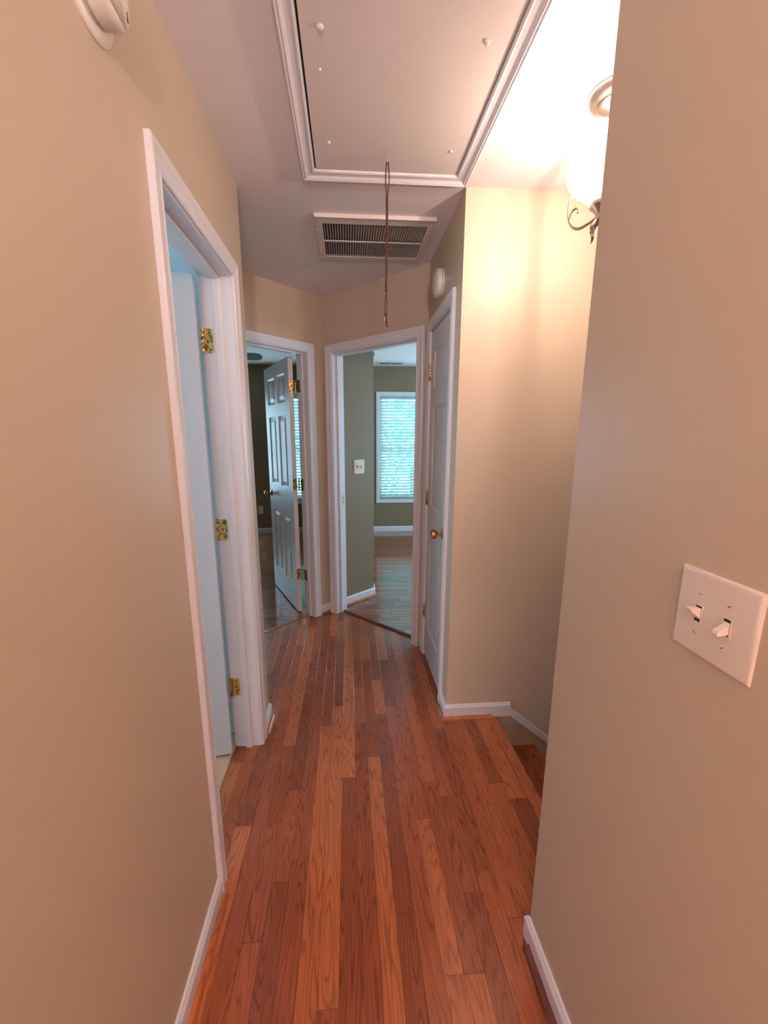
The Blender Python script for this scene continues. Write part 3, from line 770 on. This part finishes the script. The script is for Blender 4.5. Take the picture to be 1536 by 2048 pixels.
for y in (2.24, 2.47):
    m = M(); m.tube([(gx0+.003, y, zt-.001), (gx0+.006, y, zt-.004), (gx0+.010, y, zt-.001)], .002, 6); sub(m, 'latch', DUSTY, gr)

# ------------------------------------------------------------------ detectors
def lbl(x): return x
sdl = tag(empty('smoke_detector', (XL, .905, 2.211)), 'white round alarm on a wide backplate high on the near left wall', 'detector')
m = M(); m.lathe([(.080, 0), (.080, .003), (.077, .0065), (.066, .009), (.05, .009)], (XL, .905, 2.211), (1, 0, 0), 48); sub(m, 'backplate', PLASTIC, sdl)
m = M(); m.lathe([(.052, .006), (.056, .0135), (.0605, .0145), (.0615, .036), (.059, .043), (.052, .048), (.040, .0495), (.03, .0498)], (XL, .905, 2.211), (1, 0, 0), 48); sub(m, 'body', PLASTIC, sdl)
m = M()
for k in range(5): m.box((XL+.0495, .875+k*.0015, 2.188-k*.006-.0015), (XL+.0502, .925+k*.0015, 2.188-k*.006)); 
sub(m, 'imprint', plain('grey_print', srgb(170, 145, 125), .6), sdl)
m = M(); m.cbox((XL+.047, .938, 2.18), (XL+.0497, .943, 2.196), .0006); sub(m, 'slot', plain('brown_slot', srgb(110, 80, 60), .6), sdl)
sdr = tag(empty('smoke_detector', (XC, 2.286, 2.216)), 'small white round smoke detector above the closet door', 'detector')
m = M(); m.lathe([(.062, 0), (.066, .002), (.066, .010)], (XC, 2.286, 2.216), (-1, 0, 0), 40); sub(m, 'backplate', PLASTIC, sdr)
m = M(); m.lathe([(.064, .0102), (.068, .014), (.0675, .030), (.063, .036), (.050, .040), (.048, .038), (.034, .038), (.032, .041), (.02, .042)], (XC, 2.286, 2.216), (-1, 0, 0), 40); sub(m, 'body', PLASTIC, sdr)

# ------------------------------------------------------------------ switches and outlet
def switch_plate(name, fr, s0, s1, z0, z1, label, toggles=True):
    c = fr((s0+s1)/2, 0, (z0+z1)/2); e = tag(empty(name, c), label, 'switch')
    m = M(); d = .0058
    rings = [(0, 0), (0, .0022), (.0006, .0034), (.0018, .0046), (.0034, .0053), (.0052, .0057), (.0065, d)]
    # plate with slots: build as ring + grid of boxes
    vs = []
    for ins, dp in rings: vs += [fr(s_, dp, z_) for s_, z_ in ((s0+ins, z0+ins), (s1-ins, z0+ins), (s1-ins, z1-ins), (s0+ins, z1-ins))]
    nr_ = len(rings)
    m.add(vs, [(0, 1, 2, 3), tuple(4*(nr_-1)+k for k in range(4))]+[(4*k+i, 4*k+(i+1) % 4, 4*k+4+(i+1) % 4, 4*k+4+i) for k in range(nr_-1) for i in range(4)], 0, True)
    sub(m, 'plate', PLATE, e)
    zc = (z0+z1)/2; sm = (s0+s1)/2
    for k, sc in enumerate((sm-.023, sm+.023)):
        m = M(); m.box((sc-.0052, d-.0004, zc-.012), (sc+.0052, d+.0003, zc+.012), 0, fr); sub(m, 'slot', RUBBER, e)
        m = M(); up = 1 if k == toggles else -1
        # rim around the slot
        for (a, b2, c2, d2) in ((-.0065, -.0052, -.0135, .0135), (.0052, .0065, -.0135, .0135), (-.0052, .0052, .012, .0135), (-.0052, .0052, -.0135, -.012)):
            m.box((sc+a, d-.0002, zc+c2), (sc+b2, d+.0006, zc+d2), 0, fr)
        sub(m, 'slot_rim', PLATE, e)
        m = M(); w = .0043
        q = [(d-.001, -.0095*up+0), (d+.003, -.004*up), (d+.0155, .0045*up), (d+.0165, .0085*up), (d+.0145, .0105*up), (d-.001, .0088*up)]
        m.sweep(q, [lambda u, v, s=s: fr(sc+s, u, zc+v) for s in (-w, w)]); sub(m, 'toggle', PLATE, e)
        for zz in (zc+.030, zc-.030):
            m = M(); cc = fr(sc, d-.0003, zz); ax = Vector(fr(0, 1, 0))-Vector(fr(0, 0, 0))
            m.lathe([(.0036, 0), (.0034, .0008), (.002, .0013), (.0005, .0014)], cc, ax, 14); o = sub(m, 'screw', PLATE, e)
            aa = random.uniform(-1, 1); m = M(); ca, sa = math.cos(aa), math.sin(aa)
            m.add([fr(sc+u*ca-v*sa, d+o2, zz+u*sa+v*ca) for o2 in (.0009, .0013) for u, v in ((-.003, -.0004), (.003, -.0004), (.003, .0004), (-.003, .0004))], [(0, 1, 2, 3), (4, 5, 6, 7), (0, 1, 5, 4), (1, 2, 6, 5), (2, 3, 7, 6), (3, 0, 4, 7)])
            sub(m, 'screw_slot', RUBBER, e)
    return e
switch_plate('light_switch', FR_, .440, .567, 1.136, 1.262, 'large white double toggle switch plate on the near right wall')
p = Vector(FSW(0, 0, 0))
sA = (Vector((.045, 3.466))-sw1).length; 
switch_plate('light_switch', FSW, sA-.0, sA+.118, 1.14, 1.258, 'small white double switch plate on the sage wall inside the right bedroom', 0)
ou = tag(empty('wall_outlet', (-1.325, YW, .36)), 'white outlet plate low on the far wall of the left bedroom', 'outlet')
m = M(); m.cbox((-1.36, YW-.006, .30), (-1.29, YW, .42), .002); sub(m, 'plate', PLATE, ou)
for z in (.34, .38):
    m = M(); m.lathe([(.014, 0), (.014, .002), (.012, .0025)], (-1.325, YW-.006, z), (0, -1, 0), 16); sub(m, 'socket', PLATE, ou)
    m = M(); m.box((-1.332, YW-.0092, z-.004), (-1.330, YW-.0086, z+.005)); m.box((-1.320, YW-.0092, z-.004), (-1.318, YW-.0086, z+.005)); sub(m, 'slot', RUBBER, ou)

# ------------------------------------------------------------------ pendant lamp over the stairs
px, py = PEND
pl = tag(empty('pendant_lamp', (px, py, H)), 'lit frosted glass pendant lamp with pewter scroll straps over the stairs', 'lamp')
m = M(); m.lathe([(.073, 0), (.074, .004), (.071, .012), (.064, .022), (.052, .028), (.049, .027), (.045, .032), (.034, .037), (.020, .040), (.012, .046), (.004, .048)], (px, py, H), (0, 0, -1), 48); sub(m, 'canopy', NICKEL, pl)
m = M(); m.tube([(px, py, H-.046), (px, py, H-.085)], .004)
sub(m, 'stem', NICKEL, pl)
m = M(); m.lathe([(.006, .085), (.018, .087), (.030, .092), (.036, .100), (.034, .101)], (px, py, H), (0, 0, -1), 32); sub(m, 'glass_holder', NICKEL, pl)
gprof = [(.034, 2.338), (.045, 2.338), (.062, 2.330), (.083, 2.313), (.102, 2.290), (.114, 2.265), (.116, 2.245), (.110, 2.225), (.097, 2.208), (.082, 2.195), (.066, 2.182), (.052, 2.165), (.030, 2.160)]
m = M(); m.lathe([(r, z) for r, z in gprof], (px, py, 0), (0, 0, 1), 48, cap=False); sub(m, 'glass_shade', SHADE, pl)
m = M(); m.lathe([(.038, 2.168), (.042, 2.158), (.040, 2.146), (.028, 2.136), (.020, 2.124), (.026, 2.117), (.026, 2.108), (.018, 2.100), (.008, 2.092), (.002, 2.086)], (px, py, 0), (0, 0, 1), 32); sub(m, 'bottom_cup', NICKEL, pl)
def ribbon(pts, az, w=.013, t=.003):
    """flat strap in the vertical plane at azimuth az; pts are (r, z)"""
    c, s = math.cos(az), math.sin(az); m = M(); n = len(pts); vs = []
    for i, (r, z) in enumerate(pts):
        a, b = pts[max(i-1, 0)], pts[min(i+1, n-1)]; dr, dz = b[0]-a[0], b[1]-a[1]; l = math.hypot(dr, dz) or 1; nr, nz = -dz/l, dr/l
        ww = w*(1 if i not in (0, n-1) else .5)
        for sw, st_ in ((-1, -1), (1, -1), (1, 1), (-1, 1)):
            rr = r+nr*st_*t/2; zz = z+nz*st_*t/2; o = sw*ww/2
            vs.append((px+rr*c-o*s, py+rr*s+o*c, zz))
    fs = [(4*k+i, 4*k+(i+1) % 4, 4*k+4+(i+1) % 4, 4*k+4+i) for k in range(n-1) for i in range(4)]+[(0, 1, 2, 3), (4*n-4, 4*n-3, 4*n-2, 4*n-1)]
    m.add(vs, fs, 0, False); return m
def smoothpts(c, n=8):
    out = []
    for i in range(len(c)-1):
        p0, p1, p2, p3 = c[max(i-1, 0)], c[i], c[i+1], c[min(i+2, len(c)-1)]
        for k in range(n):
            t = k/n; out.append(tuple(.5*((2*p1[j])+(-p0[j]+p2[j])*t+(2*p0[j]-5*p1[j]+4*p2[j]-p3[j])*t*t+(-p0[j]+3*p1[j]-3*p2[j]+p3[j])*t**3) for j in range(2)))
    return out+[c[-1]]
SP = smoothpts([(.036, 2.150), (.060, 2.163), (.090, 2.186), (.114, 2.212), (.123, 2.245), (.119, 2.275), (.098, 2.308), (.064, 2.336), (.034, 2.350)])
SL_ = smoothpts([(.022, 2.116), (.040, 2.107), (.066, 2.098), (.088, 2.108), (.100, 2.132), (.102, 2.162), (.098, 2.185), (.090, 2.196)])
SC2 = smoothpts([(.098, 2.126), (.092, 2.148), (.080, 2.158), (.072, 2.150), (.075, 2.142)], 5)
for az in (90, 270): sub(ribbon(SP, math.radians(az), .008, .003), 'strap', NICKEL, pl)
for az in (150, 270, 30):
    a = math.radians(az); sub(ribbon(SL_, a, .016, .003), 'scroll_arm', NICKEL, pl); sub(ribbon(SC2, a, .012, .0025), 'scroll', NICKEL, pl)
LP = smoothpts([(.018, 2.112), (.030, 2.100), (.034, 2.086), (.030, 2.072), (.034, 2.056)], 5)
for az in (30, 110, 190, 270, 330):
    c, s = math.cos(math.radians(az)), math.sin(math.radians(az)); m = M(); n = len(LP); vs = []
    for i, (r, z) in enumerate(LP):
        t = i/(n-1); w = .012*math.sin(math.pi*min(1, .25+t*.75))**.8+.0008
        for sw, dr in ((-1, .0015), (0, .004), (1, .0015), (0, 0)): vs.append((px+(r+dr)*c-sw*w/2*s*1.6, py+(r+dr)*s+sw*w/2*c*1.6, z))
    m.add(vs, [(4*k+i, 4*k+(i+1) % 4, 4*k+4+(i+1) % 4, 4*k+4+i) for k in range(n-1) for i in range(4)]+[(0, 1, 2, 3), (4*n-4, 4*n-3, 4*n-2, 4*n-1)], 0, True); sub(m, 'leaf', NICKEL, pl)
m = M(); m.lathe([(.010, 2.205), (.012, 2.215), (.022, 2.235), (.024, 2.25), (.018, 2.265), (.006, 2.272)], (px, py, 0), (0, 0, 1), 20); sub(m, 'bulb', shademat('lit_bulb', 8, (1, .85, .65, 1)), pl)
lo = lamp('POINT', 'pendant_light', (px, py, 2.245), PEND_POWER, WARM, shadow_soft_size=.013); lo.parent = pl; lo.location = Vector((px, py, 2.245))-pl.location

# second source assumed behind the camera; this unseen uplighter is added as its fill
TX, TY = .10, -1.7
dl = tag(empty('fill_floor_lamp', (TX, TY, 0)), 'tall metal uplighter floor lamp added unseen behind the camera as fill light', 'lamp')
m = M(); m.lathe([(.13, 0), (.13, .015), (.10, .025), (.015, .03)], (TX, TY, 0), (0, 0, 1), 32); sub(m, 'base', NICKEL, dl)
m = M(); m.tube([(TX, TY, .03), (TX, TY, 1.62)], .011, 12); sub(m, 'pole', NICKEL, dl)
m = M(); m.lathe([(.012, 1.62), (.06, 1.63), (.12, 1.67), (.16, 1.74), (.155, 1.74), (.115, 1.675), (.055, 1.637), (.01, 1.63)], (TX, TY, 0), (0, 0, 1), 40); sub(m, 'bowl', NICKEL, dl)
lo = lamp('POINT', 'fill_uplight', (TX, TY, 1.72), FILL_POWER, (1.0, .96, .99), shadow_soft_size=.06); lo.parent = dl; lo.location = (0, 0, 1.72)

# ------------------------------------------------------------------ bedroom ceiling fittings
fan = tag(empty('ceiling_fan', (-1.50, 4.30, H)), 'brown ceiling fan in the left bedroom, one blade in view', 'fan')
FZ = 2.21
m = M(); m.lathe([(.06, 0), (.06, .03), (.02, .05), (.012, .06), (.012, .14), (.10, .15), (.11, .17), (.11, .23), (.08, .25), (.03, .26)], (-1.50, 4.30, H), (0, 0, -1), 32); sub(m, 'motor', FAN, fan)
for k in range(5):
    a = math.radians(4+72*k); ca, sa = math.cos(a), math.sin(a); pt = math.radians(-16)
    out = [(.16, -.055), (.60, -.07), (.645, -.062), (.672, -.035), (.68, 0), (.672, .035), (.645, .062), (.60, .07), (.16, .055)]
    m = M(); m.prism(out, -.003, .003, 0, lambda u, v, w: (-1.50+u*ca-v*math.cos(pt)*sa, 4.30+u*sa+v*math.cos(pt)*ca, FZ+v*math.sin(pt)+w)); sub(m, 'blade', FAN, fan)
    m = M(); m.box((.09, -.012, -.006), (.22, .012, .0), 0, lambda u, v, w: (-1.50+u*ca-v*sa, 4.30+u*sa+v*ca, FZ+w)); sub(m, 'blade_arm', NICKEL, fan)
cl = tag(empty('ceiling_fitting', (.13, 5.17, H)), 'grey rounded fitting under the right bedroom ceiling, mostly hidden by the sage wall', 'lamp')  # unidentified fitting, known only by its rounded grey edge, built as a dome
m = M(); m.lathe([(.185, 0), (.195, .008), (.195, .022)], (.13, 5.17, H), (0, 0, -1), 40); sub(m, 'base', TRIM, cl)
m = M(); m.lathe([(.19, .0225), (.203, .03), (.20, .055), (.17, .08), (.09, .098), (.01, .10)], (.13, 5.17, H), (0, 0, -1), 40); sub(m, 'dome', plain('grey_glass', srgb(104, 108, 110), .4), cl)
av = tag(empty('ceiling_vent', (.60, 6.0, H)), 'slim white supply vent in the right bedroom ceiling above the window', 'vent')
m = M(); m.cbox((.415, 5.90, H-.008), (.79, 6.08, H-.0005), .002); sub(m, 'frame', TRIM, av)
for (a, b) in ((.45, .595), (.61, .755)):
    for k in range(3):
        m = M(); m.box((a, 5.935+k*.04, H-.0095), (b, 5.955+k*.04, H-.0082)); sub(m, 'slot', DARK, av)

# ------------------------------------------------------------------ outdoors
m = M(); m.box((-14, 6.6, -3.2), (14, 30, -3.0)); m.box((-14, -10, -3.2), (-3.6, 6.6, -3.0))
struct(recenter(m.build('ground', plain('pale_bounce_ground', srgb(205, 205, 198), .9))), 'unseen ground outside the windows, made pale to bounce light in', 'ground')  # unseen ground, made pale to bounce daylight up to the ceilings
def tree(x, y, h, r, seed, label):
    rnd = random.Random(seed); t = tag(empty('tree', (x, y, -3.0)), label, 'tree', None)
    m = M(); m.tube([(x, y, -3.0), (x+.05, y, -1.5), (x, y, -3+h*.6)], [.16, .13, .07], 10); sub(m, 'trunk', BARK, t)
    m = M()
    for k in range(1500):
        while True:
            a = [rnd.uniform(-1, 1) for _ in range(3)]
            if sum(q*q for q in a) < 1: break
        c = Vector((x+a[0]*r, y+a[1]*r, -3+h*.62+a[2]*h*.42)); d = Vector([rnd.uniform(-1, 1) for _ in range(3)]).normalized(); e = d.cross(Vector((.3, .2, 1))).normalized(); s = rnd.uniform(.07, .16)
        m.add([c-d*s, c+e*s*.5, c+d*s, c-e*s*.5], [(0, 1, 2, 3)])
    me = bpy.data.meshes.new('foliage'); me.from_pydata([tuple(v) for v in m.v], [], m.f); me.materials.append(LEAF); o = link('foliage', me, t, -t.location); o['kind'] = 'stuff'
tree(1.8, 11.5, 6.0, 1.7, 1, 'leafy green tree outside the right bedroom window')
tree(-3.2, 12.5, 6.5, 1.8, 2, 'leafy green tree outside the left bedroom window')
